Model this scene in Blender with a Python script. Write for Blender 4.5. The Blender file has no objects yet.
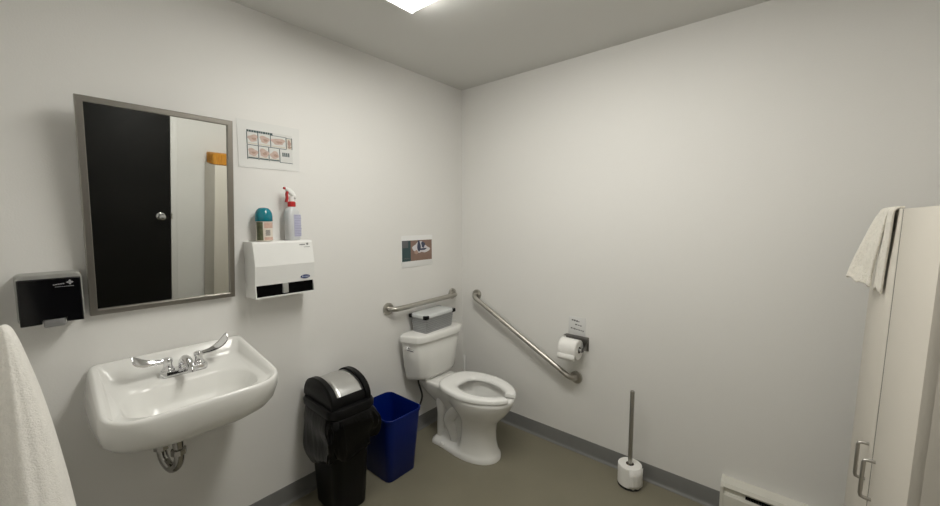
import bpy, bmesh, math, random
from mathutils import Vector, Matrix, noise
random.seed(7)
PI = math.pi
SC = bpy.context.scene
COL = SC.collection

# ------------------------------------------------------------------ materials
def lin(c):
    return tuple((x/12.92 if x <= .04045 else ((x+.055)/1.055)**2.4) for x in c)
def rgb(r, g, b):
    return lin((r/255, g/255, b/255))
MATS = {}
def mat(name, col, rough=.5, metal=0, bump=0, bscale=40, var=0, vscale=6, spec=.5, sheen=0, coat=0, emit=None, estr=0, trans=0, stretch=None, bdist=.01):
    if name in MATS: return MATS[name]
    m = bpy.data.materials.new(name); m.use_nodes = True
    nt = m.node_tree; b = nt.nodes['Principled BSDF']
    b.inputs['Base Color'].default_value = (*col, 1)
    b.inputs['Roughness'].default_value = rough
    b.inputs['Metallic'].default_value = metal
    b.inputs['Specular IOR Level'].default_value = spec
    b.inputs['Coat Weight'].default_value = coat
    b.inputs['Coat Roughness'].default_value = .08
    b.inputs['Sheen Weight'].default_value = sheen
    b.inputs['Transmission Weight'].default_value = trans
    if emit:
        b.inputs['Emission Color'].default_value = (*emit, 1)
        b.inputs['Emission Strength'].default_value = estr
    tc = nt.nodes.new('ShaderNodeTexCoord'); mp = nt.nodes.new('ShaderNodeMapping')
    nt.links.new(tc.outputs['Object'], mp.inputs['Vector'])
    if stretch: mp.inputs['Scale'].default_value = stretch
    if bump:
        n = nt.nodes.new('ShaderNodeTexNoise'); n.inputs['Scale'].default_value = bscale; n.inputs['Detail'].default_value = 4
        nt.links.new(mp.outputs['Vector'], n.inputs['Vector'])
        bp = nt.nodes.new('ShaderNodeBump'); bp.inputs['Strength'].default_value = bump; bp.inputs['Distance'].default_value = bdist
        nt.links.new(n.outputs['Fac'], bp.inputs['Height']); nt.links.new(bp.outputs['Normal'], b.inputs['Normal'])
    if var:
        n = nt.nodes.new('ShaderNodeTexNoise'); n.inputs['Scale'].default_value = vscale; n.inputs['Detail'].default_value = 5
        nt.links.new(mp.outputs['Vector'], n.inputs['Vector'])
        rp = nt.nodes.new('ShaderNodeValToRGB')
        rp.color_ramp.elements[0].position = .3; rp.color_ramp.elements[1].position = .7
        rp.color_ramp.elements[0].color = (*[c*(1-var) for c in col], 1)
        rp.color_ramp.elements[1].color = (*[min(1, c*(1+var)) for c in col], 1)
        nt.links.new(n.outputs['Fac'], rp.inputs['Fac']); nt.links.new(rp.outputs['Color'], b.inputs['Base Color'])
    MATS[name] = m
    return m

wall_paint = mat('wall_paint', (.80, .79, .765), .6, bump=.06, bscale=180, var=.008, vscale=2, spec=.3)
ceil_paint = mat('ceiling_paint', (.70, .695, .67), .85, bump=.08, bscale=120, spec=.15)
floor_vinyl = mat('floor_vinyl', (.215, .198, .145), .45, bump=.03, bscale=60, var=.06, vscale=3, spec=.4)
base_vinyl = mat('baseboard_vinyl', (.19, .19, .185), .45, var=.03, vscale=20, spec=.4)
porcelain = mat('porcelain', (.82, .815, .785), .16, var=.005, spec=.45)
seat_plastic = mat('seat_plastic', (.87, .868, .845), .22, var=.005, spec=.5)
white_plastic = mat('white_plastic', (.82, .82, .80), .35, var=.01, bump=.02, bscale=200)
grey_plastic = mat('grey_plastic', (.36, .36, .34), .4, var=.02, bump=.03, bscale=300)
light_grey_plastic = mat('light_grey_plastic', (.55, .56, .56), .35, var=.01)
black_plastic = mat('black_plastic', (.004, .004, .0045), .36, spec=.18, bump=.05, bscale=400, var=.05)
gloss_black = mat('gloss_black', (.004, .004, .005), .12, var=.05, spec=.35)
slot_black = mat('slot_black', (.002, .002, .002), .8, spec=.05, var=.05)
bag_black = mat('bag_black', (.002, .002, .0022), .2, bump=.35, bscale=20, var=.05, spec=.2, stretch=(1, 1, .4), bdist=.012)
blue_plastic = mat('blue_plastic', (.0003, .012, .15), .4, spec=.22, var=.03, bump=.03, bscale=300)
steel = mat('brushed_steel', (.46, .45, .42), .33, 1, bump=.08, bscale=60, stretch=(1, 1, 30))
steel_x = mat('brushed_steel_bar', (.5, .48, .44), .34, 1, bump=.06, bscale=90)
silver_door = mat('silver_lid_metal', (.62, .62, .61), .32, 1, bump=.05, bscale=60, stretch=(.3, 10, 10))
frame_steel = mat('frame_steel', (.35, .33, .30), .36, 1, bump=.05, bscale=120)
chrome = mat('chrome', (.72, .72, .73), .1, 1, var=.02)
trap_chrome = mat('worn_chrome', (.40, .39, .37), .16, 1, var=.08, vscale=30)
mirror_glass = mat('mirror_glass', (.86, .88, .86), .015, 1, var=.002)
cab_paint = mat('cabinet_laminate', (.64, .60, .53), .42, bump=.03, bscale=250, var=.01)
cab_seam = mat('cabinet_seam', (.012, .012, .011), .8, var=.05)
handle_metal = mat('satin_nickel', (.45, .43, .40), .34, 1, bump=.03, bscale=200)
door_black = mat('door_black_paint', (.008, .0076, .007), .5, spec=.2, bump=.04, bscale=120, var=.1)
heater_paint = mat('heater_enamel', (.70, .685, .62), .4, var=.01, bump=.02, bscale=200)
paper = mat('paper', (.83, .83, .82), .55, var=.01)
laminate = mat('laminate_film', (.80, .80, .78), .10, var=.01, spec=.6)
tissue = mat('tissue_paper', (.86, .85, .82), .9, bump=.25, bscale=160, bdist=.004)
cardboard = mat('cardboard', (.16, .12, .085), .9, var=.1, vscale=40)
terry = mat('terry_cloth', (.86, .835, .78), .95, bump=.55, bscale=420, sheen=.3, var=.04, vscale=160, bdist=.0025)
terry_fine = mat('terry_cloth_old', (.86, .82, .73), .95, bump=1.0, bscale=200, sheen=.3, var=.06, vscale=90, bdist=.006)
ink_teal = mat('ink_dark_teal', (.035, .07, .075), .6, var=.05)
ink_grey = mat('ink_grey', (.12, .12, .125), .6, var=.05)
skin_ink = mat('ink_skin_tone', (.56, .42, .36), .6, var=.1, vscale=60)
skin_ink_d = mat('ink_skin_shade', (.42, .28, .23), .6, var=.1, vscale=60)
beige_ink = mat('ink_beige', (.62, .58, .50), .6, var=.05)
brown_ink = mat('ink_brown', (.25, .16, .125), .5, var=.06, vscale=30)
navy_ink = mat('ink_navy', (.045, .055, .10), .5, var=.05)
pale_ink = mat('ink_pale', (.66, .64, .66), .5, var=.05)
logo_blue = mat('logo_blue', (.012, .035, .16), .4, var=.03)
logo_white = mat('logo_white', (.8, .8, .8), .4, var=.01)
logo_silver = mat('logo_silver', (.35, .35, .37), .4, var=.03)
teal_cap = mat('teal_cap', (.004, .19, .25), .18, var=.03, spec=.6)
can_label = mat('can_label', (.70, .64, .56), .4, var=.06, vscale=60)
can_label_dark = mat('can_label_dark', (.10, .11, .055), .4, var=.3, vscale=70)
can_pink = mat('can_label_pink', (.62, .42, .34), .4, var=.1, vscale=60)
red_plastic = mat('red_plastic', (.50, .018, .02), .3, var=.03)
bottle_plastic = mat('bottle_plastic', (.60, .61, .62), .3, var=.01, spec=.5)
label_lav = mat('label_lavender', (.50, .50, .64), .5, var=.06, vscale=60)
box_grey = mat('box_plastic_clear_grey', (.40, .41, .42), .3, var=.12, vscale=26, stretch=(1, 1, 14), bump=.15, bscale=60)
box_lid_mat = mat('box_lid_plastic', (.58, .60, .60), .25, var=.03)
hose_black = mat('hose_black', (.03, .027, .024), .5, bump=.3, bscale=400)
wicker = mat('orange_wicker', (.60, .27, .03), .5, var=.3, vscale=30, stretch=(4, 4, .1), bump=.4, bscale=60)
lamp_lens = mat('lamp_lens', (.9, .9, .88), .5, emit=(1.0, .982, .92), estr=17.2, bump=.02, bscale=300)
lamp_metal = mat('lamp_white_metal', (.80, .80, .78), .4, var=.01)
water_mat = mat('bowl_water', (.42, .43, .42), .03, var=.02)
rubber = mat('black_rubber', (.02, .02, .02), .7, var=.05)

# ------------------------------------------------------------------ mesh helpers
class MB:
    def __init__(s): s.bm = bmesh.new(); s.mi = 0
    def _tag(s, faces):
        for f in faces: f.material_index = s.mi
    def loft(s, rings, cap0=True, cap1=True, closed=True):
        bm = s.bm; vr = [[bm.verts.new(p) for p in r] for r in rings]; fs = []
        n = len(rings[0]); m = n if closed else n-1
        for a, b in zip(vr, vr[1:]):
            for i in range(m):
                j = (i+1) % n
                try: fs.append(bm.faces.new((a[i], a[j], b[j], b[i])))
                except ValueError: pass
        if cap0: fs.append(bm.faces.new(list(reversed(vr[0]))))
        if cap1: fs.append(bm.faces.new(vr[-1]))
        s._tag(fs); return vr
    def box(s, c, d, bev=0, seg=2, rot=None):
        g = bmesh.ops.create_cube(s.bm, size=1.0); vs = g['verts']
        for v in vs: v.co = Vector((v.co.x*d[0], v.co.y*d[1], v.co.z*d[2]))
        fs = set(f for v in vs for f in v.link_faces)
        if bev:
            es = list(set(e for v in vs for e in v.link_edges))
            r = bmesh.ops.bevel(s.bm, geom=es, offset=bev, segments=seg, affect='EDGES', profile=.5)
            vs = list(set(r['verts']) | set(v for v in vs if v.is_valid)); fs = set(f for v in vs for f in v.link_faces)
        for v in vs:
            p = v.co.copy()
            if rot: p = rot @ p
            v.co = p + Vector(c)
        s._tag(fs); return vs
    def tube(s, pts, r, n=12, cap=True, smooth=0):
        pts = [Vector(p) for p in pts]
        rs = r if isinstance(r, (list, tuple)) else [r]*len(pts)
        if smooth:
            P = [pts[0]]+pts+[pts[-1]]; R = [rs[0]]+list(rs)+[rs[-1]]; o = []; q = []
            for i in range(1, len(P)-2):
                for k in range(smooth):
                    t = k/smooth
                    a, b, c, d = P[i-1], P[i], P[i+1], P[i+2]
                    o.append(.5*((2*b)+(c-a)*t+(2*a-5*b+4*c-d)*t*t+(3*b-a-3*c+d)*t**3)); q.append(R[i]*(1-t)+R[i+1]*t)
            o.append(pts[-1]); q.append(rs[-1]); pts, rs = o, q
        rings = []; up = None
        for i, p in enumerate(pts):
            t = (pts[min(i+1, len(pts)-1)]-pts[max(i-1, 0)]).normalized()
            if up is None:
                up = Vector((0, 0, 1)) if abs(t.z) < .9 else Vector((1, 0, 0))
            x = t.cross(up).normalized(); up = x.cross(t).normalized()
            rings.append([p+(x*math.cos(2*PI*k/n)+up*math.sin(2*PI*k/n))*rs[i] for k in range(n)])
        return s.loft(rings, cap, cap)
    def lathe(s, prof, c=(0, 0, 0), n=32, axis='Z', cap0=True, cap1=True):
        rings = []
        for r, h in prof:
            ring = []
            for k in range(n):
                a = 2*PI*k/n; u, v = r*math.cos(a), r*math.sin(a)
                p = {'Z': (u, v, h), 'Y': (u, h, -v), 'X': (h, u, v)}[axis]
                ring.append(Vector(p)+Vector(c))
            rings.append(ring)
        return s.loft(rings, cap0, cap1)
    def poly(s, pts, thick, nrm):
        n = Vector(nrm).normalized()*thick
        a = [Vector(p) for p in pts]; b = [p+n for p in a]
        return s.loft([a, b])
def sss(x): x = max(0, min(1, x)); return x*x*(3-2*x)
def rr(w, d, r, z, n=8, cx=0, cy=0):
    """rounded rectangle ring, 4*n points"""
    r = min(r, w/2-1e-4, d/2-1e-4); out = []
    for q, (sx, sy) in enumerate(((1, 1), (-1, 1), (-1, -1), (1, -1))):
        ox, oy = sx*(w/2-r), sy*(d/2-r)
        for k in range(n):
            a = q*PI/2+(PI/2)*k/(n-1)
            out.append(Vector((cx+ox+r*math.cos(a), cy+oy+r*math.sin(a), z)))
    return out
def obj(name, mb, mats, parent=None, smooth=True, sub=0, bevel=0, angle=40):
    bm = mb.bm
    bmesh.ops.recalc_face_normals(bm, faces=bm.faces)
    me = bpy.data.meshes.new(name); bm.to_mesh(me); bm.free()
    for m in (mats if isinstance(mats, (list, tuple)) else [mats]): me.materials.append(m)
    o = bpy.data.objects.new(name, me); COL.objects.link(o)
    if parent: o.parent = parent
    if smooth:
        me.polygons.foreach_set('use_smooth', [True]*len(me.polygons))
        if not sub:
            a = math.radians(angle); b2 = bmesh.new(); b2.from_mesh(me)
            for e in b2.edges:
                if len(e.link_faces) == 2 and e.calc_face_angle(0) > a: e.smooth = False
            b2.to_mesh(me); b2.free()
    if bevel:
        md = o.modifiers.new('bevel', 'BEVEL'); md.width = bevel; md.segments = 2; md.limit_method = 'ANGLE'
    if sub:
        md = o.modifiers.new('sub', 'SUBSURF'); md.levels = sub; md.render_levels = sub
    return o
def thing(name, label, cat, loc=(0, 0, 0), rz=0, group=None):
    o = bpy.data.objects.new(name, None); COL.objects.link(o); o.empty_display_size = .05
    o.location = loc; o.rotation_euler = (0, 0, rz); return tag(o, label, cat, group)
def tag(o, label, cat, group=None):
    o['label'] = label; o['category'] = cat
    if group: o['group'] = group
    return o
def struct(o): o['kind'] = 'structure'; return o
def text_bm(s, size, place):
    """lettering as a mesh; place maps (x, y, z) text coords to a point"""
    cu = bpy.data.curves.new('lettering', 'FONT'); cu.body = s; cu.size = size; cu.align_x = 'CENTER'; cu.align_y = 'CENTER'
    cu.extrude = .0002
    to = bpy.data.objects.new('lettering', cu); COL.objects.link(to)
    bpy.context.view_layer.update()
    me = bpy.data.meshes.new_from_object(to.evaluated_get(bpy.context.evaluated_depsgraph_get()))
    mb = MB(); mb.bm.from_mesh(me)
    for v in mb.bm.verts: v.co = Vector(place(*v.co))
    bpy.data.objects.remove(to); bpy.data.curves.remove(cu); bpy.data.meshes.remove(me)
    return mb

# ------------------------------------------------------------------ room shell
H = 2.438; X0 = -2.29; Y0 = -2.46; T = .1
b = MB(); b.box((X0/2, Y0/2, -T/2), (-X0+2*T, -Y0+2*T, T)); struct(obj('floor', b, floor_vinyl, smooth=False))
b = MB(); b.box((X0/2, Y0/2, H+T/2), (-X0+2*T, -Y0+2*T, T)); struct(obj('ceiling', b, ceil_paint, smooth=False))
b = MB(); b.box((X0/2, T/2, H/2), (-X0+2*T, T, H)); struct(obj('wall_left', b, wall_paint, smooth=False))
b = MB(); b.box((T/2, Y0/2, H/2), (T, -Y0, H)); struct(obj('wall_right', b, wall_paint, smooth=False))
b = MB(); b.box((X0/2, Y0-T/2, H/2), (-X0+2*T, T, H)); struct(obj('wall_back', b, wall_paint, smooth=False))
b = MB(); b.box((X0-T/2, Y0/2, H/2), (T, -Y0, H)); struct(obj('wall_front', b, wall_paint, smooth=False))
# vinyl cove baseboards: profile (distance from wall, height)
prof = [(0, .0), (.016, .0), (.0155, .0035), (.010, .007), (.006, .013), (.0045, .022), (.004, .090), (.0025, .0965), (0, .097)]
def cove(name, p0, p1, nrm):
    b = MB(); p0 = Vector(p0); p1 = Vector(p1); n = Vector(nrm)
    b.loft([[p+n*d+Vector((0, 0, h)) for d, h in prof] for p in (p0, p1)])
    return struct(obj(name, b, base_vinyl, angle=50))
cove('baseboard_left', (X0, 0, 0), (0, 0, 0), (0, -1, 0))
cove('baseboard_right', (0, 0, 0), (0, -1.735, 0), (-1, 0, 0))
cove('baseboard_front', (X0, Y0, 0), (X0, 0, 0), (1, 0, 0))
cove('baseboard_back', (-1.25, Y0, 0), (-1.045, Y0, 0), (0, 1, 0))
# black door in the wall behind, seen in the mirror
b = MB(); b.box((-1.750, Y0+.013, 1.02), (.90, .026, 2.02), .002); door = struct(obj('door_1', b, door_black))
b = MB()
b.lathe([(.033, .026), (.033, .031), (.028, .034), (.012, .036), (.012, .052), (.022, .058), (.028, .068), (.028, .078), (.022, .086), (.008, .089)], (-1.372, Y0, .985), axis='Y')
obj('door_knob', b, chrome, door)
b = MB()
for x in (-2.225, -1.275): b.box((x, Y0+.012, 1.03), (.045, .024, 2.06), .003)
b.box((-1.750, Y0+.012, 2.055), (.905, .024, .045), .003)
struct(obj('trim_1', b, wall_paint))
b = MB(); b.box((-1.2935, Y0+.025, .985), (.010, .004, .05), .001)
struct(obj('trim_2', b, frame_steel))

# ------------------------------------------------------------------ ceiling light
t = thing('ceiling_light', 'white surface mounted ceiling light with bright lens above the room', 'ceiling light', (-1.152, -1.185, H))
b = MB()
for s in (1, -1): b.box((0, s*.604, -.021), (.312, .012, .040), .003)
b.box((0, 0, -.004), (.298, 1.2, .008))
obj('housing', b, lamp_metal, t)
b = MB()
pr = [(-.152, -.009), (-.153, -.028), (-.150, -.035), (-.142, -.0385), (.142, -.0385), (.150, -.035), (.153, -.028), (.152, -.009)]
b.loft([[Vector((x, y, z)) for x, z in pr] for y in (-.597, .597)])
obj('lens', b, lamp_lens, t)

# ------------------------------------------------------------------ tilted mirror
t = thing('tilted_mirror', 'steel framed mirror leaning forward from the wall above the sink', 'mirror', (-1.8275, -.016, 1.1335))
TILT = math.radians(6.3); t.rotation_euler = (TILT, 0, 0)
MW, MH = .468, .765; fw = .020
b = MB()
sec = [(0, 0.012), (0, -.010), (.002, -.0120), (fw-.002, -.0120), (fw, -.010), (fw, .004)]   # (inset, y)
rings = []
for i, y in sec:
    rings.append([Vector((sx*(MW/2-i), y, MH/2+sz*(MH/2-i))) for sx, sz in ((-1, -1), (1, -1), (1, 1), (-1, 1))])
b.loft(rings, False, False)
b.box((0, .008, MH/2), (MW-.006, .004, MH-.006))
obj('frame', b, frame_steel, t, angle=25)
b = MB(); b.box((0, .0, MH/2), (MW-2*fw+.004, .004, MH-2*fw+.004)); obj('glass', b, mirror_glass, t, smooth=False)
for s in (-1, 1):
    b = MB(); top = MH-.06
    b.box((s*.12, .024, top), (.03, .03, .05), .003); obj('hanger_bracket', b, frame_steel, t)

# ------------------------------------------------------------------ soap dispenser
t = thing('wall_mounted_soap_dispenser', 'black fronted wall soap dispenser with grey housing left of the mirror', 'soap dispenser', (-2.154, 0, 1.135))
b = MB(); W = .151
b.loft([rr(W, .165, .014, 0, cx=0, cy=.0875)]*1 if False else [[Vector((p.x, y, p.y)) for p in rr(w, h, .014, 0, cy=.0875)] for y, w, h in ((0, W, .158), (-.02, W+.002, .160), (-.075, W, .160), (-.083, W-.006, .154))])
obj('housing', b, grey_plastic, t)
b = MB()
out = [(-.0715, .003), (-.071, .152), (.071, .152), (.0715, .003), (.030, .004), (.030, .018), (-.024, .018), (-.024, .004)]
b.poly([(x, -.080, z) for x, z in out], .018, (0, -1, 0)); obj('front_cover', b, gloss_black, t, bevel=.003)
b = MB(); b.box((.003, -.088, .0045), (.050, .018, .026), .004); obj('push_lever', b, mat('lever_grey', (.20, .20, .20), .4, var=.02), t)
b = MB(); cx, cz = .045, .136
for k in range(4):
    a = PI/4*0+k*PI/2; c, s_ = math.cos(a), math.sin(a)
    q = [(0, .0015), (.005, .0032), (.0085, 0), (.005, -.0032), (0, -.0015)]
    b.poly([(cx+x*c-z*s_, -.0982, cz+x*s_+z*c) for x, z in q], .0004, (0, -1, 0))
for k in range(5): b.box((.008+k*.0055, -.0984, .1305+.0006*k), (.0042, .0006, .0032))
for k in range(9): b.box((.012+k*.005, -.0984, .1230), (.0038, .0006, .0016))
obj('logo', b, logo_silver, t)

# ------------------------------------------------------------------ paper towel dispenser
t = thing('wall_mounted_paper_towel_dispenser', 'white metal paper towel dispenser with a black slot, on the wall right of the mirror', 'paper towel dispenser', (-1.402, 0, 1.117))
b = MB(); W = .276; hw = W/2
# cabinet side profile (y, z)
P = [(0, 0), (-.120, .003), (-.120, .008), (-.085, .008), (-.085, .062), (-.1150, .062), (-.1250, .150), (-.108, .252), (-.100, .260), (0, .260)]
b.loft([[Vector((x, y, z)) for y, z in P] for x in (-hw+.004, hw-.004)])
for s in (-1, 1):
    q = [(0, 0), (-.120, .003), (-.1150, .062), (-.1250, .150), (-.108, .253), (-.101, .260), (0, .260)]
    b.loft([[Vector((x, y, z)) for y, z in q] for x in (s*(hw-.004), s*hw)])
obj('cabinet', b, white_plastic, t, angle=10)
b = MB(); b.box((0, -.098, .035), (W-.010, .022, .053)); obj('slot', b, slot_black, t)
b = MB(); b.box((-.004, -.1125, .038), (.026, .012, .046), .002); obj('feed_tab', b, grey_plastic, t)
b = MB()
b.loft([[Vector((.092+rx*math.cos(a), y, .083+rz*math.sin(a))) for a in [2*PI*k/28 for k in range(28)]] for y, rx, rz in ((-.1150, .0235, .0095), (-.1190, .0235, .0095))])
lg = obj('logo_plate', b, logo_blue, t)
obj('lettering', text_bm('Frost', .014, lambda x, y, z: (.092+x*1.15, -.1192-z, .083+y)), logo_white, lg)
b = MB()
for k in range(3):
    a = k*PI/3
    b.box((.112, -.1100, .242), (.014, .0012, .002), rot=Matrix.Rotation(a, 3, 'Y'))
for k in range(4): b.box((.076+k*.007, -.1102, .240), (.005, .0012, .005))
for k in range(6): b.box((.096+k*.0052, -.1122, .228), (.004, .0012, .002))
obj('printed_mark', b, ink_grey, t)

# ------------------------------------------------------------------ air freshener and spray bottle on the dispenser
ZT = 1.3775
t = thing('air_freshener', 'short aerosol can with teal dome cap on the paper towel dispenser', 'air freshener', (-1.463, -.048, ZT))
b = MB(); b.lathe([(.030, 0), (.0345, .003), (.0345, .088), (.032, .093)], n=40); obj('can', b, can_label, t)
b = MB(); b.mi = 0
def patch(b, r, a0, a1, z0, z1, n=8):
    b.loft([[Vector((r*math.cos(a0+(a1-a0)*k/n), r*math.sin(a0+(a1-a0)*k/n), z)) for k in range(n+1)] for z in (z0, z1)], False, False, closed=False)
patch(b, .0349, PI*1.02, PI*1.33, .006, .090)
b.mi = 1; patch(b, .0350, PI*1.38, PI*1.95, .062, .088); patch(b, .0350, PI*1.38, PI*1.95, .006, .020)
b.mi = 2
for k in range(6): patch(b, .0351, PI*(1.42+.01*(k % 2)), PI*1.62, .028+.0045*k, .0305+.0045*k)
obj('printed_label', b, [can_label_dark, can_pink, ink_grey], t)
b = MB(); b.lathe([(.0345, .093), (.037, .096), (.0372, .115), (.035, .132), (.029, .146), (.020, .154), (.008, .157)], n=40); obj('cap', b, teal_cap, t)

t = thing('spray_bottle', 'clear trigger spray bottle with red collar on the paper towel dispenser', 'spray bottle', (-1.330, -.048, ZT), rz=.25)
b = MB()
b.loft([rr(w, d, r, z) for z, w, d, r in ((0, .062, .044, .015), (.004, .068, .05, .018), (.09, .068, .05, .018), (.138, .066, .049, .018), (.152, .058, .044, .02), (.163, .034, .032, .0149), (.172, .028, .028, .0139))])
obj('bottle', b, bottle_plastic, t, angle=60)
b = MB(); b.box((.009, -.0258, .072), (.040, .0012, .108), .0004); obj('label', b, label_lav, t)
b = MB()
for r in range(13):
    x = -.008
    while x < .026:
        w = random.uniform(.003, .007); b.box((x+w/2, -.0268, .122-.0082*r), (w, .0006, .0028)); x += w+.0016
obj('label_print', b, mat('ink_lilac', (.32, .32, .46), .6, var=.05), t)
b = MB(); b.lathe([(.0165, .164), (.0185, .166), (.0185, .186), (.015, .190)], n=24); obj('collar', b, red_plastic, t)
b = MB()
def hsec(x, z, w, h): return [Vector((x, p.x, z+p.y)) for p in rr(w, h, min(w, h)*.35, 0, n=4)]
b.tube([(0, 0, .188), (0, 0, .215)], [.012, .011], n=16)
b.loft([hsec(-.034, .252, .012, .012), hsec(-.028, .250, .016, .018), hsec(-.008, .238, .020, .030), hsec(.010, .224, .020, .032), hsec(.022, .214, .016, .020)])
obj('trigger_head', b, white_plastic, t)
b = MB(); b.loft([[Vector((x+dx, dy, z)) for dx, dy in ((-.004, -.006), (.004, -.006), (.004, .006), (-.004, .006))] for x, z in ((-.018, .246), (-.026, .225), (-.024, .205), (-.030, .186))])
obj('trigger', b, red_plastic, t, angle=60)
b = MB(); b.lathe([(.006, -.041), (.006, -.033)], (0, 0, .252), n=12, axis='X'); obj('nozzle', b, red_plastic, t)

# ------------------------------------------------------------------ paper notices
def blob(cx, cz, rx, rz, y, seed, n=14):
    rnd = random.Random(seed); ph = rnd.random()*6
    return [(cx+rx*math.cos(a)*(1+.22*math.sin(3*a+ph)+.1*math.sin(5*a)), y, cz+rz*math.sin(a)*(1+.2*math.cos(2*a+ph))) for a in [2*PI*k/n for k in range(n)]]
t = thing('handwashing_sign', 'laminated poster of handwashing picture panels above the paper towel dispenser', 'poster', (-1.398, 0, 1.7185))
b = MB(); b.poly([(x, -.0006, z) for x, z in ((-.143, 0), (.137, .004), (.144, .216), (-.144, .217))], .0016, (0, -1, 0)); sh = obj('laminated_sheet', b, laminate, t)
b = MB(); L, R_, B_, T_ = -.104, .104, .040, .176
W, Hh = R_-L, T_-B_
b.box(((L+R_)/2, -.0024, (B_+T_)/2), (W, .0006, Hh)); obj('printed_page', b, mat('printed_page', (.68, .68, .66), .5, var=.01), t)
b = MB()
px = lambda u: L+u*W
pz = lambda v: B_+v*Hh
def bar(b, u0, u1, v0, v1, y=-.0030): b.box((px((u0+u1)/2), y, pz((v0+v1)/2)), ((u1-u0)*W, .0006, (v1-v0)*Hh))
b.mi = 0
rnd = random.Random(3); u = .0
while u < .56:
    w = rnd.uniform(.03, .06); bar(b, u, min(u+w, .58), .915, .985); u += w+.008
for u in (.0, .232, .505, .86, .995): bar(b, u-.008, u+.008, .50, .91)
for u in (.0, .232, .455, .70): bar(b, u-.008, u+.008, .0, .47)
bar(b, 0, .86, .475, .495); bar(b, .70, 1.0, -.01, .008); bar(b, .86, 1, .88, .895); bar(b, .5, .86, .9, .915)
for u0, u1 in ((0, .232), (.232, .455), (.455, .70)): bar(b, u0+.015, u1-.015, .03, .07)
for k in range(4): bar(b, .76+k*.045, .79+k*.045, .22, .36)
obj('panel_borders', b, ink_teal, t, smooth=False)
b = MB()
for i, (u, v, ru, rv) in enumerate(((.13, .72, .10, .13), (.37, .72, .10, .14), (.68, .72, .15, .13), (.11, .25, .10, .13), (.35, .26, .10, .15), (.585, .24, .10, .12))):
    b.mi = 0; b.poly(blob(px(u), pz(v), ru*W, rv*Hh, -.0028, i), .0006, (0, -1, 0))
    b.mi = 1; b.poly(blob(px(u+.02), pz(v-.02), ru*W*.45, rv*Hh*.35, -.0034, i+20), .0004, (0, -1, 0))
b.mi = 2; bar(b, .87, .985, .50, .87, -.0028)
bar(b, .02, .21, .52, .56); bar(b, .25, .49, .52, .56); bar(b, .53, .84, .52, .56); bar(b, .02, .21, .085, .11); bar(b, .25, .44, .085, .11); bar(b, .48, .68, .085, .11)
b.mi = 1; b.poly(blob(px(.93), pz(.72), .04*W, .10*Hh, -.0032, 41), .0005, (0, -1, 0)); b.poly(blob(px(.935), pz(.57), .04*W, .05*Hh, -.0032, 43), .0005, (0, -1, 0))
obj('illustrations', b, [skin_ink, skin_ink_d, beige_ink], t, smooth=False)

t = thing('picture_card', 'small printed card with brown picture on the wall above the grab bar', 'card', (-.464, 0, 1.160))
b = MB(); b.box((0, -.0012, .106), (.280, .0016, .212), .0004); obj('sheet', b, paper, t)
b = MB(); b.mi = 0; b.box((.036, -.0024, .110), (.196, .0008, .138)); b.mi = 1; b.box((-.098, -.0024, .110), (.074, .0008, .138)); 
b.mi = 2; b.box((-.108, -.0030, .154), (.050, .0006, .046))
b.mi = 3; b.poly(blob(.018, .132, .060, .034, -.0028, 5, 18), .0006, (0, -1, 0)); b.poly(blob(.062, .118, .050, .022, -.0029, 9, 18), .0006, (0, -1, 0))
b.mi = 4; b.poly(blob(.012, .140, .016, .034, -.0035, 12), .0005, (0, -1, 0)); b.poly(blob(.050, .146, .016, .024, -.0035, 14), .0005, (0, -1, 0)); b.poly(blob(.048, .116, .034, .008, -.0035, 15), .0005, (0, -1, 0))
b.mi = 5; b.poly(blob(-.012, .098, .018, .012, -.0034, 17), .0005, (0, -1, 0))
b.mi = 2
for k in range(5): b.box((-.118+k*.010, -.0032, .060+.002*(k % 2)), (.006, .0006, .006))
obj('print', b, [brown_ink, ink_teal, ink_grey, pale_ink, navy_ink, skin_ink_d], t, smooth=False)

t = thing('small_paper_notice', 'small square white paper notice above the toilet paper holder', 'notice', (0, -.950, .757))
b = MB(); b.box((-.0009, 0, .057), (.0014, .112, .112), .0003); obj('sheet', b, mat('notice_paper', (.72, .72, .71), .5, var=.01), t)
b = MB(); rnd = random.Random(5)
for (y0, y1, z) in ((.035, -.012, .092), (.012, -.030, .066), (.040, -.042, .040)):
    y = y0
    while y > y1:
        w = rnd.uniform(.006, .014); hgt = rnd.uniform(.004, .010)
        b.box((-.0019, y-w/2, z-(y0-y)*.12), (.0006, w, hgt)); y -= w+.003
obj('handwriting', b, ink_grey, t, smooth=False)

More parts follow.
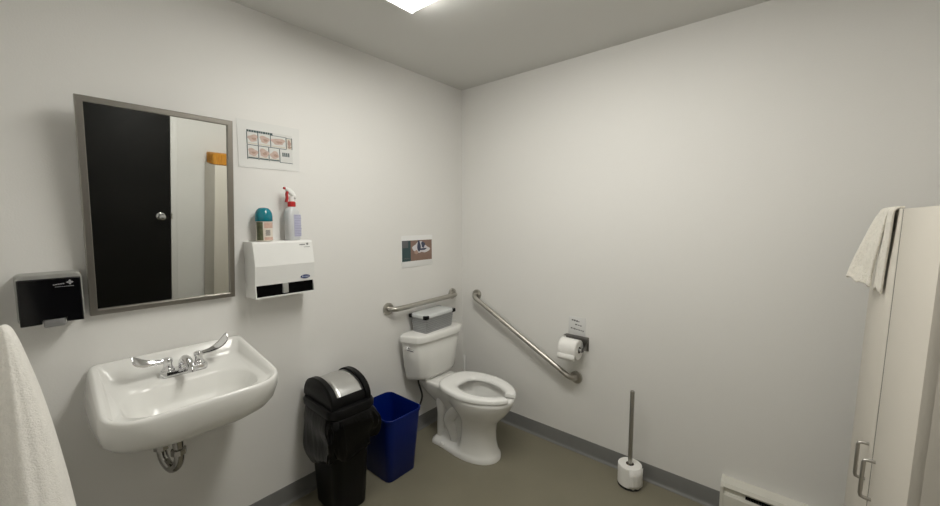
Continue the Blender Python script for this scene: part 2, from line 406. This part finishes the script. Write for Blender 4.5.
# ------------------------------------------------------------------ wall hung sink
t = thing('wall_hung_sink', 'white porcelain wall sink with chrome wrist blade faucet under the mirror', 'sink', (-1.8275, 0, 0))
def sring(w, yf, yb, r, zf, zb, pw=3.0, rb=.02, n=10, cx=0, tp=.06):
    pts = []
    d = yb-yf
    for q, (sx, sy) in enumerate(((1, 1), (-1, 1), (-1, -1), (1, -1))):
        rad = min(rb if sy > 0 else r, w/2-.001, d/2-.001)
        ox, oy = cx+sx*(w/2-rad), (yb-rad if sy > 0 else yf+rad)
        for k in range(n):
            a = q*PI/2+(PI/2)*k/(n-1)
            x, y = ox+rad*math.cos(a), oy+rad*math.sin(a)
            s_ = (y-yf)/d
            pts.append(Vector((cx+(x-cx)*(1-tp*s_), y, zf+(zb-zf)*s_**pw)))
    return pts
b = MB()
rings = [sring(.10, -.26, -.12, .05, .690, .680, 1, .05, cx=-.03, tp=0),
         sring(.26, -.34, -.03, .10, .702, .680, 1, .04, tp=0),
         sring(.40, -.395, -.003, .13, .728, .680, 1, .03, tp=0),
         sring(.475, -.424, -.001, .14, .750, .690, 1, .02, tp=-.02),
         sring(.512, -.440, -.001, .135, .780, .715, 1, .02, tp=-.02),
         sring(.534, -.450, -.001, .125, .825, .79, 1, .02, tp=-.01),
         sring(.537, -.450, -.002, .12, .846, .87, 1.2, .02, tp=.01),
         sring(.535, -.449, -.002, .115, .857, .925, 1.2, .02, tp=.04),
         sring(.527, -.445, -.005, .11, .8635, .946, 1.2, .02),
         sring(.511, -.438, -.012, .10, .864, .947, 1.25, .02),
         sring(.489, -.426, -.026, .085, .858, .938, 1.5, .02),
         sring(.471, -.416, -.040, .08, .852, .896, 2, .03),
         sring(.461, -.412, -.052, .08, .850, .875, 1.5, .04),
         sring(.432, -.404, -.150, .11, .848, .864, 2, .10),
         sring(.416, -.396, -.160, .105, .838, .848, 1, .10),
         sring(.380, -.380, -.174, .09, .800, .800, 1, .085),
         sring(.310, -.350, -.195, .065, .760, .760, 1, .065),
         sring(.150, -.300, -.225, .03, .746, .746, 1, .03),
         sring(.050, -.280, -.240, .02, .742, .742, 1, .02)]
b.loft(rings); obj('basin', b, porcelain, t, angle=75)
b = MB(); b.lathe([(.020, .740), (.022, .7445), (.015, .7455), (.013, .743)], (0, -.260, 0), n=24); obj('drain', b, chrome, t)
b = MB(); FZ = .874; FY = -.100; FX = .012
b.loft([rr(w, d, d*.45, z, cx=FX, cy=FY) for z, w, d in ((FZ-.006, .160, .052), (FZ+.010, .160, .052), (FZ+.017, .152, .044))])
fc = obj('faucet', b, chrome, t)
b = MB()
b.tube([(FX, FY, FZ+.012), (FX, FY-.004, FZ+.038), (FX, FY-.030, FZ+.056), (FX, FY-.070, FZ+.052), (FX, FY-.105, FZ+.034), (FX, FY-.112, FZ+.022)], [.019, .018, .0155, .014, .012, .0115], n=16, smooth=6)
obj('spout', b, chrome, fc)
for s in (-1, 1):
    b = MB(); hx = FX+s*.0508
    b.lathe([(.023, FZ+.010), (.022, FZ+.024), (.014, FZ+.030), (.014, FZ+.046), (.017, FZ+.050), (.017, FZ+.062), (.012, FZ+.067)], (hx, FY, 0), n=24)
    dz = .008 if s < 0 else .026
    path = [(hx, FY, FZ+.056), (hx+s*.022, FY-.002, FZ+.057), (hx+s*.048, FY-.004, FZ+.056+dz*.2), (hx+s*.074, FY-.006, FZ+.060+dz*.6), (hx+s*.096, FY-.008, FZ+.070+dz*1.0), (hx+s*.108, FY-.009, FZ+.082+dz*1.1)]
    wd = [.010, .0095, .012, .018, .023, .017]; th = [.008, .007, .0055, .005, .0045, .003]
    rings = []
    for (x, y, z), w, q in zip(path, wd, th):
        tw = math.radians(60); c_, s_ = math.cos(tw), math.sin(tw)
        rings.append([Vector((x, y+w*math.cos(2*PI*k/12)*c_-q*math.sin(2*PI*k/12)*s_, z+w*math.cos(2*PI*k/12)*s_+q*math.sin(2*PI*k/12)*c_)) for k in range(12)])
    b.loft(rings)
    obj('handle', b, chrome, fc, sub=1)
b = MB(); DX, DY = -.044, -.200
b.lathe([(.030, .700), (.030, .688), (.020, .684), (.0175, .68), (.0175, .60)], (DX, DY, 0), n=20)
b.tube([(DX, DY, .61), (DX, DY, .570), (DX-.006, DY+.012, .540), (DX-.016, DY+.042, .522), (DX-.028, DY+.078, .540), (DX-.034, DY+.092, .575), (DX-.034, DY+.094, .620), (DX-.036, DY+.115, .648), (DX-.038, DY+.198, .652)], .0165, n=16, smooth=5)
tr = obj('drain_trap', b, trap_chrome, t)
for (x, y, z) in ((DX, DY, .600), (DX-.034, DY+.093, .598)):
    b = MB(); b.lathe([(.021, -.012), (.025, -.010), (.025, .010), (.021, .012)], (x, y, z), n=8); obj('slip_nut', b, trap_chrome, tr)
b = MB(); b.lathe([(.036, -.001), (.034, -.008), (.020, -.012)], (DX-.038, 0, .652), n=24, axis='Y'); obj('wall_escutcheon', b, trap_chrome, tr)
for x in (.035, -.11):
    b = MB(); b.tube([(x, -.001, .62), (x, -.055, .62)], .009, n=12); b.lathe([(.024, -.002), (.022, -.007), (.010, -.009)], (x, 0, .62), axis='Y', n=16)
    b.lathe([(.012, .605), (.013, .612), (.013, .640), (.009, .645)], (x, -.058, 0), n=12)
    b.tube([(x, -.058, .64), (x, -.075, .69), (x*.8, -.10, .76)], .005, n=8, smooth=3)
    obj('supply_valve', b, trap_chrome, t)

# ------------------------------------------------------------------ toilet
TX = -.409
t = thing('toilet', 'white two piece toilet with open front seat in the corner', 'toilet', (TX, 0, 0))
def tring(z, yf, yb, ym, wf, wr, dy=.20, rc=.03, nf=24, nr=14):
    half = []
    for k in range(nf):                        # front half, from the tip to the widest point
        a = (PI/2)*k/nf
        half.append((wf*math.sin(a)**.92, ym+(yf-ym)*math.cos(a)))
    for k in range(nr):
        y = ym+(yb-ym)*k/(nr-1)
        w = wf+(wr-wf)*sss((y-ym)/dy)
        dd = yb-y
        if dd < rc: w -= rc-math.sqrt(max(0, rc*rc-(rc-dd)**2))
        half.append((w, y))
    pts = [Vector((x, y, z)) for x, y in half]
    pts += [Vector((-x, y, z)) for x, y in reversed(half[1:])]
    return pts
b = MB()
rings = [tring(0, -.642, -.165, -.44, .129, .116),
         tring(.018, -.642, -.165, -.44, .129, .116),
         tring(.032, -.632, -.176, -.44, .121, .096),
         tring(.048, -.622, -.183, -.44, .116, .066, .075),
         tring(.10, -.608, -.188, -.445, .112, .050, .07),
         tring(.16, -.606, -.190, -.45, .111, .048, .07),
         tring(.21, -.612, -.19, -.455, .113, .050, .075),
         tring(.245, -.632, -.17, -.46, .122, .058, .09),
         tring(.28, -.668, -.13, -.47, .141, .074, .13),
         tring(.32, -.700, -.08, -.475, .160, .092),
         tring(.355, -.722, -.045, -.48, .172, .104),
         tring(.385, -.734, -.032, -.48, .179, .112),
         tring(.400, -.736, -.030, -.48, .180, .114),
         tring(.408, -.730, -.034, -.48, .175, .110),
         tring(.408, -.690, -.290, -.49, .135, .105, .18, .06),
         tring(.395, -.682, -.298, -.49, .128, .098, .18, .06),
         tring(.34, -.660, -.32, -.49, .125, .098, .18, .06),
         tring(.26, -.610, -.37, -.49, .085, .065, .10, .05),
         tring(.22, -.570, -.42, -.49, .05, .045, .07, .03)]
b.loft(rings)
for s in (-1, 1):                              # the trapway showing on both flanks
    b.tube([(s*.035, -.37, .27), (s*.052, -.33, .235), (s*.056, -.29, .175), (s*.054, -.315, .115), (s*.048, -.33, .07), (s*.04, -.33, .03)], [.030, .040, .040, .034, .034, .034], n=16, smooth=6)
    b.tube([(s*.045, -.215, .34), (s*.052, -.215, .27), (s*.054, -.225, .20), (s*.050, -.215, .11), (s*.046, -.21, .03)], [.034, .036, .034, .032, .032], n=16, smooth=6)
obj('bowl', b, porcelain, t, angle=70)
b = MB(); b.lathe([(.098, .262), (.0, .263)], (0, -.49, 0), n=32, cap0=False, cap1=False)
for v in b.bm.verts: v.co.x *= .86; v.co.y = -.49+(v.co.y+.49)*1.18
obj('water', b, water_mat, t)
# tank: plan narrows towards the front and the bottom
def tank_ring(z, wb, wf_, d, r):
    pts = []
    base = rr(1, 1, .22, z, n=8)
    for p in base:
        y = -.022-(.5-p.y)*d
        w = wb+(wf_-wb)*(.5-p.y)**1.6
        pts.append(Vector((p.x*w, y, z)))
    return pts
b = MB()
b.loft([tank_ring(z, a, c, d, .05) for z, a, c, d in ((.418, .38, .26, .115), (.428, .420, .285, .130), (.45, .435, .298, .138), (.56, .472, .328, .148), (.690, .506, .354, .158), (.694, .498, .349, .153))])
b.box((0, -.09, .413), (.24, .09, .016), .003)
obj('tank', b, porcelain, t, angle=60)
b = MB()
b.loft([tank_ring(z, a, c, d, .05) for z, a, c, d in ((.688, .520, .366, .162), (.690, .534, .378, .171), (.722, .536, .380, .173), (.731, .530, .374, .168), (.735, .512, .358, .158))])
obj('tank_lid', b, porcelain, t, angle=60)
b = MB()
b.lathe([(.017, 0), (.017, .006), (.010, .009)], (0, 0, 0), n=20, axis='X')
b.tube([(.008, 0, 0), (.022, 0, 0), (.024, -.02, -.004), (.022, -.055, -.010)], [.007, .007, .007, .008], n=10, smooth=4)
for v in b.bm.verts:
    v.co = Matrix.Rotation(math.radians(180+22), 3, 'Z') @ Vector((v.co.x, -v.co.y, v.co.z)) + Vector((-.2335, -.092, .655))
obj('flush_lever', b, chrome, t)
# open front seat
def egg(a, yc, af, ab, w):
    sn, c = math.sin(a), math.cos(a)
    e = 1-.28*sss(-c*1.6)
    x = w*math.copysign(abs(sn)**e, sn)
    return x*(1-.06*max(0, c)), yc-(af*c if c > 0 else -ab*abs(c)**(1-.15*sss(-c*1.6)))
b = MB(); rings = []; N = 56; g0 = .20
for k in range(N+1):
    a = g0+(2*PI-2*g0)*k/N
    ox, oy = egg(a, -.485, .260, .258, .187)
    ix, iy = egg(a, -.495, .185, .135, .108)
    if k in (0, N): pass
    o = Vector((ox, oy, 0)); i = Vector((ix, iy, 0)); d = i-o
    endf = min(1, min(k, N-k)/2)
    cs = [(0, .416), (0, .430), (.06, .438), (.22, .4415), (.7, .4395), (.93, .434), (1, .426), (1, .416)]
    rings.append([o+d*u+Vector((0, 0, .418+(zz-.418)*(.82+.18*endf))) for u, zz in cs])
b.loft(rings); obj('seat', b, seat_plastic, t, angle=60)
for s in (-1, 1):
    b = MB(); b.tube([(s*.075-.02, -.258, .425), (s*.075+.02, -.258, .425)], .012, n=12); b.box((s*.075, -.252, .416), (.04, .03, .014), .003); obj('seat_hinge', b, seat_plastic, t)
    b = MB(); b.lathe([(.014, .017), (.014, .028), (.008, .036)], (s*.112, -.275, 0), n=16); obj('bolt_cap', b, porcelain, t)
b = MB()
b.tube([(-.14, -.09, .425), (-.142, -.09, .395), (-.118, -.085, .335), (-.098, -.075, .275), (-.115, -.065, .215), (-.15, -.05, .18), (-.15, -.02, .17)], .0065, n=10, smooth=5)
obj('supply_hose', b, hose_black, t)
b = MB(); b.lathe([(.024, -.001), (.022, -.008), (.010, -.010), (.010, -.03), (.014, -.032), (.014, -.05)], (-.15, 0, .17), n=16, axis='Y'); obj('shutoff_valve', b, chrome, t)

# storage box on the tank
t = thing('storage_box', 'small grey plastic storage box with black clips on the toilet tank', 'storage box', (-.412, -.090, .735), rz=math.radians(4))
b = MB()
b.loft([rr(w, d, .012, z, n=5) for z, w, d in ((0, .262, .118), (.004, .268, .124), (.098, .284, .138), (.102, .290, .144))])
bx = obj('body', b, box_grey, t, angle=50)
b = MB()
for k in range(7): b.loft([rr(.2705+.0024*k, .1265+.0020*k, .012, z, n=5) for z in (.014+.0125*k, .0165+.0125*k)], False, False)
obj('ribs', b, mat('box_rib', (.24, .25, .26), .35, var=.05), bx)
b = MB()
b.loft([rr(w, d, .014, z, n=5) for z, w, d in ((.101, .294, .148), (.103, .300, .154), (.117, .300, .154), (.121, .294, .148), (.124, .262, .118), (.125, .24, .10))])
obj('lid', b, box_lid_mat, t, angle=50)
for sx in (-1, 1):
    for sy in (-1, 1):
        b = MB(); b.box((sx*.137, sy*.0645, .109), (.034, .030, .026), .005); obj('clip', b, black_plastic, t)

# ------------------------------------------------------------------ grab bars
def grab(name, label, p0, p1, nrm, up=None):
    p0 = Vector(p0); p1 = Vector(p1); n = Vector(nrm); d = (p1-p0).normalized()
    t = thing(name, label, 'grab bar', p0, group='grab bars')
    L_ = (p1-p0).length; off = .058; rb = .0165
    pts = [Vector((0, 0, 0))+n*.004, n*.022, n*.042+d*.010, n*off+d*.038]
    pts2 = [d*L_+n*off-d*.038, d*L_+n*.042-d*.010, d*L_+n*.022, d*L_+n*.004]
    b = MB(); b.tube(pts+[n*off+d*.1, n*off+d*(L_/2), n*off+d*(L_-.1)]+pts2, rb, n=18, smooth=5); obj('bar', b, steel_x, t)
    for e in (Vector((0, 0, 0)), d*L_):
        b = MB(); ax = n
        u = Vector((0, 0, 1)); v = n.cross(u)
        rings = [[e+n*h+(u*math.cos(2*PI*k/28)+v*math.sin(2*PI*k/28))*r for k in range(28)] for r, h in ((.039, .0005), (.0395, .008), (.037, .012), (.020, .0135))]
        b.loft(rings); obj('flange', b, steel_x, t)
    return t
grab('grab_bar', 'short level steel grab bar behind the toilet tank', (-.722, 0, .912), (-.121, 0, .922), (0, -1, 0))
grab('grab_bar', 'long diagonal steel grab bar on the wall right of the toilet', (0, -.150, .914), (0, -.955, .487), (-1, 0, 0))

# ------------------------------------------------------------------ toilet paper holder and roll
t = thing('toilet_paper_holder', 'steel wall bracket holding the toilet roll under the small notice', 'toilet paper holder', (0, -.950, .690))
b = MB(); b.box((-.003, -.005, .022), (.006, .150, .085), .002)
b.box((-.020, -.004, .0635), (.040, .148, .003), .001)
for y in (.066, -.070): b.loft([[Vector((x, y+dy, z+dz)) for dy, dz in ((-.002, -h), (.002, -h), (.002, h), (-.002, h))] for x, z, h in ((-.004, .012, .030), (-.050, .004, .012), (-.084, 0, .010))])
obj('bracket', b, mat('dark_steel', (.22, .21, .20), .4, 1, var=.03), t)
b = MB(); b.tube([(-.074, .068, 0), (-.074, -.072, 0)], .009, n=12); obj('spindle', b, grey_plastic, t)
def roll_bm(r, ri, h, axis, c):
    b = MB(); b.mi = 0
    b.lathe([(ri, -h/2), (r-.003, -h/2), (r, -h/2+.003), (r, h/2-.003), (r-.003, h/2), (ri, h/2)], c, n=40, axis=axis, cap0=False, cap1=False)
    b.mi = 1; b.lathe([(ri, h/2), (ri-.001, h/2), (ri-.001, -h/2), (ri, -h/2)], c, n=32, axis=axis, cap0=False, cap1=False)
    return b
t = thing('toilet_roll', 'white toilet roll with a hanging sheet on the wall bracket', 'toilet roll', (-.074, -.944, .690), group='toilet rolls')
obj('roll', roll_bm(.0605, .020, .114, 'Y', (0, 0, 0)), [tissue, cardboard], t)
b = MB(); rings = []
path = [(.0620*math.cos(a), .0620*math.sin(a)) for a in [PI/2+ (PI*.60)*k/10 for k in range(11)]]
path += [(-.0632, -.020), (-.0642, -.038), (-.0650, -.054)]
b.loft([[Vector((x-.001*math.sin(y*60), y, z)) for y in [-.056+.112*k/8 for k in range(9)]] for x, z in path], False, False, closed=False)
o = obj('loose_sheet', b, tissue, t, angle=80); md = o.modifiers.new('thick', 'SOLIDIFY'); md.thickness = .0012; md.offset = 1

# ------------------------------------------------------------------ floor stand with a roll threaded on it
SX, SY = -.102, -1.324
t = thing('toilet_paper_stand', 'tall steel rod standing on a dark round base by the right wall', 'toilet paper stand', (SX, SY, 0))
b = MB(); b.lathe([(.060, 0), (.0615, .003), (.060, .009), (.054, .011), (.02, .012)], n=36); obj('base', b, rubber, t)
b = MB(); b.lathe([(.0115, .010), (.0115, .535), (.010, .541), (.006, .543)], n=20)
for v in b.bm.verts: v.co.y += -.020*(v.co.z-.1)*0
obj('rod', b, steel, t)
t = thing('toilet_roll', 'white toilet roll slipped over the steel rod on the floor', 'toilet roll', (SX, SY, .0125), group='toilet rolls')
obj('roll', roll_bm(.0620, .021, .110, 'Z', (0, 0, .055)), [tissue, cardboard], t)
b = MB()
rg = []
for k in range(15):
    a = PI*1.08+PI*.42*k/14; z0 = -.002+.006*math.sin(k*1.3)+(.010 if k > 11 else 0)*0-.006*(k/14)
    rr_ = .0633+.0010*math.sin(k*2.1)
    rg.append([Vector((rr_*math.cos(a), rr_*math.sin(a), z)) for z in (.106, .06, .02, max(.0005, z0+.006))])
e = rg[-1]; rg.append([p+Vector((.010, -.004, 0)) for p in e])
b.loft(rg, False, False, closed=False)
o = obj('loose_sheet', b, tissue, t, angle=80); md = o.modifiers.new('thick', 'SOLIDIFY'); md.thickness = .001; md.offset = 1

# ------------------------------------------------------------------ white toilet brush in the corner
t = thing('toilet_brush', 'thin white toilet brush standing in its cup behind the toilet', 'toilet brush', (-.095, -.098, 0))
b = MB(); b.lathe([(.045, 0), (.048, .005), (.040, .12), (.034, .14), (.030, .14), (.030, .02)], n=28); obj('cup', b, white_plastic, t)
b = MB(); b.tube([(0, 0, .05), (0, 0, .30), (0, 0, .40), (0, 0, .452), (0, 0, .458)], [.008, .007, .009, .010, .006], n=12); obj('handle', b, white_plastic, t)
b = MB(); b.lathe([(.010, .03), (.026, .04), (.027, .10), (.010, .115)], n=20); obj('bristles', b, white_plastic, t)

# ------------------------------------------------------------------ swing top bin
t = thing('swing_top_bin', 'black swing top waste bin with silver flap and black liner bag', 'waste bin', (-1.195, -.188, 0), rz=math.radians(-2))
b = MB()
b.loft([rr(w, d, .045, z) for z, w, d in ((0, .172, .225), (.006, .180, .232), (.30, .200, .268), (.545, .216, .300))])
obj('body', b, black_plastic, t, angle=50)
b = MB()
b.loft([rr(w, d, .055, z) for z, w, d in ((.528, .236, .318), (.530, .252, .334), (.556, .254, .336), (.568, .244, .326), (.572, .222, .306))])
def arch(x, ay, az, z0=.570, n=28):
    return [Vector((x, .012+ay*math.cos(PI*k/n), z0+az*math.sin(PI*k/n)**.85)) for k in range(n+1)]
for x0, x1 in ((-.108, -.078), (.078, .108)):
    b.loft([arch(x0, .146, .106), arch(x0+.006 if x0 < 0 else x0, .154, .115), arch(x1 if x0 < 0 else x1-.006, .154, .115), arch(x1, .148, .108)])
b.loft([arch(-.079, .146, .104), arch(.079, .146, .104)])
lid = obj('lid', b, black_plastic, t, angle=35)
b = MB(); rings = []
for k in range(21):
    a = math.radians(24+134*k/20)
    ring = []
    for x, h in ((-.073, -.004), (-.071, .0015), (-.05, .0025), (0, .003), (.05, .0025), (.071, .0015), (.073, -.004)):
        ring.append(Vector((x, .012-(.146+h)*math.cos(a), .570+(.104+h)*math.sin(a)**.85)))
    rings.append(ring)
b.loft(rings, False, False, closed=False); obj('swing_flap', b, silver_door, lid, angle=70)
# liner bag folded over the rim
b = MB(); rings = []; N = 44
def bagring(f, w, d, amp, cx, cy, hem):
    base = rr(w, d, .07, 0, n=N)
    out = []
    for i, p in enumerate(base):
        a = math.atan2(p.y, p.x); ca, sa = math.cos(a), math.sin(a)
        zh = .315+.055*ca-.02*sa-.045*max(0, -ca)*max(0, sa)*2+hem*noise.noise(Vector((ca*2.4+4, sa*2.4, 2)))
        z = .529+(zh-.529)*f
        c = Vector((ca*2.0, sa*2.0, z*4.0+1.7))
        fold = noise.noise(Vector((ca*4.5+z*2.5, sa*4.5, 7.3)))
        dd = amp*(.7*abs(math.sin(a*5.5+z*9+2*noise.noise(Vector((ca*2, sa*2, z*5)))))*(.4+.6*f)-.3+.8*noise.noise(c)+1.0*fold*(1-.4*f)+.6*(1-abs(2*noise.noise(c*2.3)))*.8-.4+.35*noise.noise(c*7))
        v = Vector((p.x, p.y, 0)).normalized()
        out.append(Vector((p.x+cx+v.x*dd, p.y+cy+v.y*dd, z)))
    return out
for f, w, d, am, cx, cy in ((0, .222, .308, 0, 0, 0), (.0, .244, .332, .001, 0, 0), (.06, .254, .342, .005, .0, 0), (.14, .272, .356, .010, .003, 0), (.24, .280, .360, .016, .006, 0), (.36, .284, .360, .021, .010, 0), (.50, .286, .356, .025, .013, 0), (.64, .282, .350, .028, .014, 0), (.78, .266, .338, .029, .013, 0), (.90, .258, .330, .029, .011, 0), (1.0, .250, .324, .029, .010, 0)):
    rings.append(bagring(f, w, d, am, cx, cy, .035))
rings.append([Vector((p.x*.97, p.y*.97, p.z+.003)) for p in rings[-1]])
rings.append([Vector((p.x*.90, p.y*.90, p.z+.07)) for p in rings[-2]])
b.loft(rings, False, False); o = obj('liner_bag', b, bag_black, t, sub=1)

# ------------------------------------------------------------------ blue bin
t = thing('blue_recycling_bin', 'blue open plastic waste bin between the black bin and the toilet', 'recycling bin', (-.866, -.180, 0))
b = MB(); h = .385
b.loft([rr(w, d, r, z) for z, w, d, r in ((0, .196, .222, .030), (.004, .204, .230, .034), (h-.02, .246, .308, .042), (h-.018, .254, .316, .046), (h-.002, .257, .319, .046), (h, .253, .315, .044), (h-.001, .246, .308, .042), (.012, .184, .208, .03), (.010, .17, .19, .03))])
obj('bin', b, blue_plastic, t, angle=50)

# ------------------------------------------------------------------ baseboard heater
t = thing('baseboard_heater', 'cream electric baseboard heater low on the right wall', 'heater', (0, -1.742, -.012))
L_ = .70
b = MB()
pf = [(0, .02), (-.058, .02), (-.064, .03), (-.064, .140), (-.058, .150), (-.050, .152), (-.048, .166), (-.058, .172), (-.062, .180), (-.052, .196), (-.010, .204), (0, .204)]
b.loft([[Vector((x, -y, z)) for x, z in pf] for y in (.004, L_)]); obj('casing', b, heater_paint, t, angle=25)
b = MB()
pf2 = [(0, .016), (-.060, .016), (-.067, .03), (-.067, .178), (-.056, .200), (-.010, .208), (0, .208)]
b.loft([[Vector((x, -y, z)) for x, z in pf2] for y in (0, .012)]); obj('end_cap', b, heater_paint, t, angle=25)
b = MB(); b.box((-.0535, -.10-.29, .159), (.010, .58, .011)); obj('outlet_slot', b, slot_black, t)
b = MB()
for k in range(56): b.box((-.0565, -.11-k*.0102, .159), (.006, .0018, .010))
obj('fins', b, mat('fin_metal', (.10, .09, .075), .6, .6, var=.1), t)

# ------------------------------------------------------------------ tall cabinet
CX0, CX1, CD, CH, LEAN = -1.037, -.263, .281, 1.4975, .02     # it leans back against the wall a little
t = thing('tall_cabinet', 'tall cream two door cabinet standing at the right edge', 'cabinet', ((CX0+CX1)/2, -2.2825, .003)); t.rotation_euler = (LEAN, 0, 0)
w, d = CX1-CX0, CD
b = MB(); b.box((0, -.0075, CH/2), (w-.0006, d-.015, CH), .0008); obj('body', b, cab_paint, t)
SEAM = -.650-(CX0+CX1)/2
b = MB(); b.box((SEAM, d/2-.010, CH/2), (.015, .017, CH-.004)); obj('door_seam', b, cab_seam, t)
for s in (-1, 1):
    x0, x1 = (-w/2, SEAM-.0075) if s < 0 else (SEAM+.0075, w/2)
    b = MB(); b.box(((x0+x1)/2, d/2-.009, CH/2+.018), (x1-x0, .018, CH-.037), .0008); dr = obj('door', b, cab_paint, t)
    hx = (x1-.040) if s < 0 else (x0+.060)
    z0, z1 = .672, .785
    b = MB(); b.tube([(hx, d/2-.002, z0), (hx, d/2+.014, z0), (hx, d/2+.021, z0+.002), (hx, d/2+.023, z0+.010), (hx, d/2+.023, (z0+z1)/2), (hx, d/2+.023, z1-.010), (hx, d/2+.021, z1-.002), (hx, d/2+.014, z1), (hx, d/2-.002, z1)], .0048, n=12)
    obj('handle', b, handle_metal, dr)
# basket on the cabinet, seen only in the mirror
t = thing('wicker_basket', 'orange wicker basket on the cabinet top, seen in the mirror', 'basket', (-.905, -2.315, 1.5015)); t.rotation_euler = (LEAN, 0, 0)
b = MB()
b.loft([rr(w_, d_, .03, z) for z, w_, d_ in ((0, .24, .17), (.005, .25, .18), (.085, .262, .192), (.090, .262, .192), (.089, .248, .178), (.012, .236, .166))])
base = rr(.254, .184, .03, 0, n=11)
per = []
for i in range(len(base)):
    p, q = base[i], base[(i+1) % len(base)]; n_ = max(1, int((q-p).length/.016))
    per += [p.lerp(q, k/n_) for k in range(n_)]
for p in per: b.tube([(p.x*1.01, p.y*1.012, .004), (p.x*1.045, p.y*1.05, .086)], .0062, n=8)
obj('basket_body', b, wicker, t)
b = MB(); b.loft([rr(w_, d_, .03, z) for z, w_, d_ in ((.086, .266, .196), (.094, .270, .200), (.098, .262, .192), (.090, .25, .18))], False, False); obj('rim', b, wicker, t)

# ------------------------------------------------------------------ towels
def cloth(b, fn, nu, nv):
    b.loft([[Vector(fn(i/nu, j/nv)) for j in range(nv+1)] for i in range(nu+1)], False, False, closed=False)
# towel over the cabinet door: s runs from the top of the cabinet over the edge and down; q from the near side to the far side
FYT = -2.172
def drape(n0, n1, f0, f1, zend, outn, outf, ph, amp, lift=.0, top=.008, over=0):
    def fn(s, q):
        zt = CH+.0075+lift; ye = FYT+.008+over
        a, b_ = .18, .30
        if s < a: y = ye-.010-top*(1-s/a); z = zt; k = 0
        elif s < b_:
            g = (s-a)/(b_-a)*PI/2; y = ye-.010+.010*math.sin(g); z = zt-.012*(1-math.cos(g)); k = 0
        else:
            k = (s-b_)/(1-b_); y = ye+(outn*(1-q)+outf*q)*k**.8; z = zt-.012-(zt-.012-zend)*k
        x = (n0+(n1-n0)*k)*(1-q)+(f0+(f1-f0)*k)*q
        wv = amp*(math.sin(q*8+ph+k*1.2)+.5*math.sin(q*17+ph*2-k*2))*(.25+.75*k)
        y += wv if s >= a else 0
        if s >= b_:
            y = max(y, FYT+.006+.02*(CH-z)); z -= .010*k*math.sin(q*4+ph)+.004*math.sin(q*19+k*3)*k; x += .006*math.sin(k*9+ph)*k
        return x, y, z
    return fn
t = thing('hand_towel', 'cream hand towel draped over the top edge of the tall cabinet', 'towel', (0, 0, 0))
b = MB(); cloth(b, drape(-.545, -.480, -.40, -.370, 1.268, .014, .066, .9, .007, lift=.0), 40, 30)
o = obj('outer_fold', b, terry_fine, t, angle=80)
md = o.modifiers.new('thick', 'SOLIDIFY'); md.thickness = .007; md.offset = 1
md = o.modifiers.new('sub', 'SUBSURF'); md.levels = 1; md.render_levels = 1
b = MB(); cloth(b, drape(-.605, -.535, -.53, -.45, 1.250, .003, .010, 2.6, .003, lift=.0), 40, 20)
o = obj('inner_fold', b, terry_fine, t, angle=80)
md = o.modifiers.new('thick', 'SOLIDIFY'); md.thickness = .006; md.offset = 1
md = o.modifiers.new('sub', 'SUBSURF'); md.levels = 1; md.render_levels = 1

# towel hanging from a hook on the near side wall
HY = -1.0
t = thing('wall_hook', 'steel hook on the near left wall carrying the white towel', 'hook', (X0, HY, 1.30))
b = MB(); b.lathe([(.018, .0), (.018, .004), (.012, .006)], n=20, axis='X'); b.tube([(.004, 0, 0), (.040, 0, -.004), (.052, 0, -.004), (.060, 0, .002)], .005, n=10, smooth=4)
obj('hook_arm', b, steel, t)
b = MB(); rings = []
N = 72
for z, cx, rx, ry, am in ((1.312, -2.2365, .003, .008, 0), (1.309, -2.236, .006, .014, 0), (1.302, -2.2355, .0085, .020, .0005), (1.285, -2.234, .012, .028, .001), (1.25, -2.2325, .0175, .038, .002), (1.20, -2.231, .026, .050, .003), (1.13, -2.2295, .035, .066, .004), (1.05, -2.228, .043, .084, .005), (.97, -2.2265, .050, .100, .006), (.88, -2.226, .054, .114, .007), (.79, -2.2265, .053, .124, .007), (.70, -2.2265, .054, .130, .007), (.66, -2.2265, .0535, .130, .007), (.652, -2.2265, .050, .126, .006)):
    ring = []
    for k in range(N):
        a = 2*PI*k/N
        f = am*(.55*math.sin(7*a+.6)+.35*math.sin(13*a+2+z*2)+.3*math.sin(4*a+1.2+z*3))*.8
        r_ = 1+f/max(rx, .01)*.35
        ring.append(Vector((cx+rx*r_*math.cos(a), HY+(ry+f)*math.sin(a), z+ (.012*math.sin(5*a) if z < .7 else 0))))
    rings.append(ring)
b.loft(rings)
tag(obj('hanging_bath_towel', b, terry, sub=1), 'white terry towel hanging in the lower left foreground', 'towel')

# ------------------------------------------------------------------ camera
cam = bpy.data.cameras.new('camera'); co = bpy.data.objects.new('camera', cam); COL.objects.link(co)
cam.sensor_width = 36; cam.lens = 36*381.35/940; cam.clip_start = .02
yaw, pitch, roll = .8716, .0865, -.0023
F = Vector((math.sin(yaw)*math.cos(pitch), math.cos(yaw)*math.cos(pitch), -math.sin(pitch)))
R = F.cross(Vector((0, 0, 1))).normalized(); U = R.cross(F)
R2 = R*math.cos(roll)+U*math.sin(roll); U2 = U*math.cos(roll)-R*math.sin(roll)
M = Matrix((R2, U2, -F)).transposed().to_4x4(); M.translation = Vector((-2.2140, -1.9403, 1.475))
co.matrix_world = M
SC.camera = co
# ------------------------------------------------------------------ world and view
w = bpy.data.worlds.new('world'); SC.world = w; w.use_nodes = True
w.node_tree.nodes['Background'].inputs['Color'].default_value = (.02, .02, .02, 1)
SC.view_settings.view_transform = 'Standard'; SC.view_settings.look = 'None'
SC.view_settings.gamma = 1; SC.view_settings.exposure = 0; SC.view_settings.use_curve_mapping = False
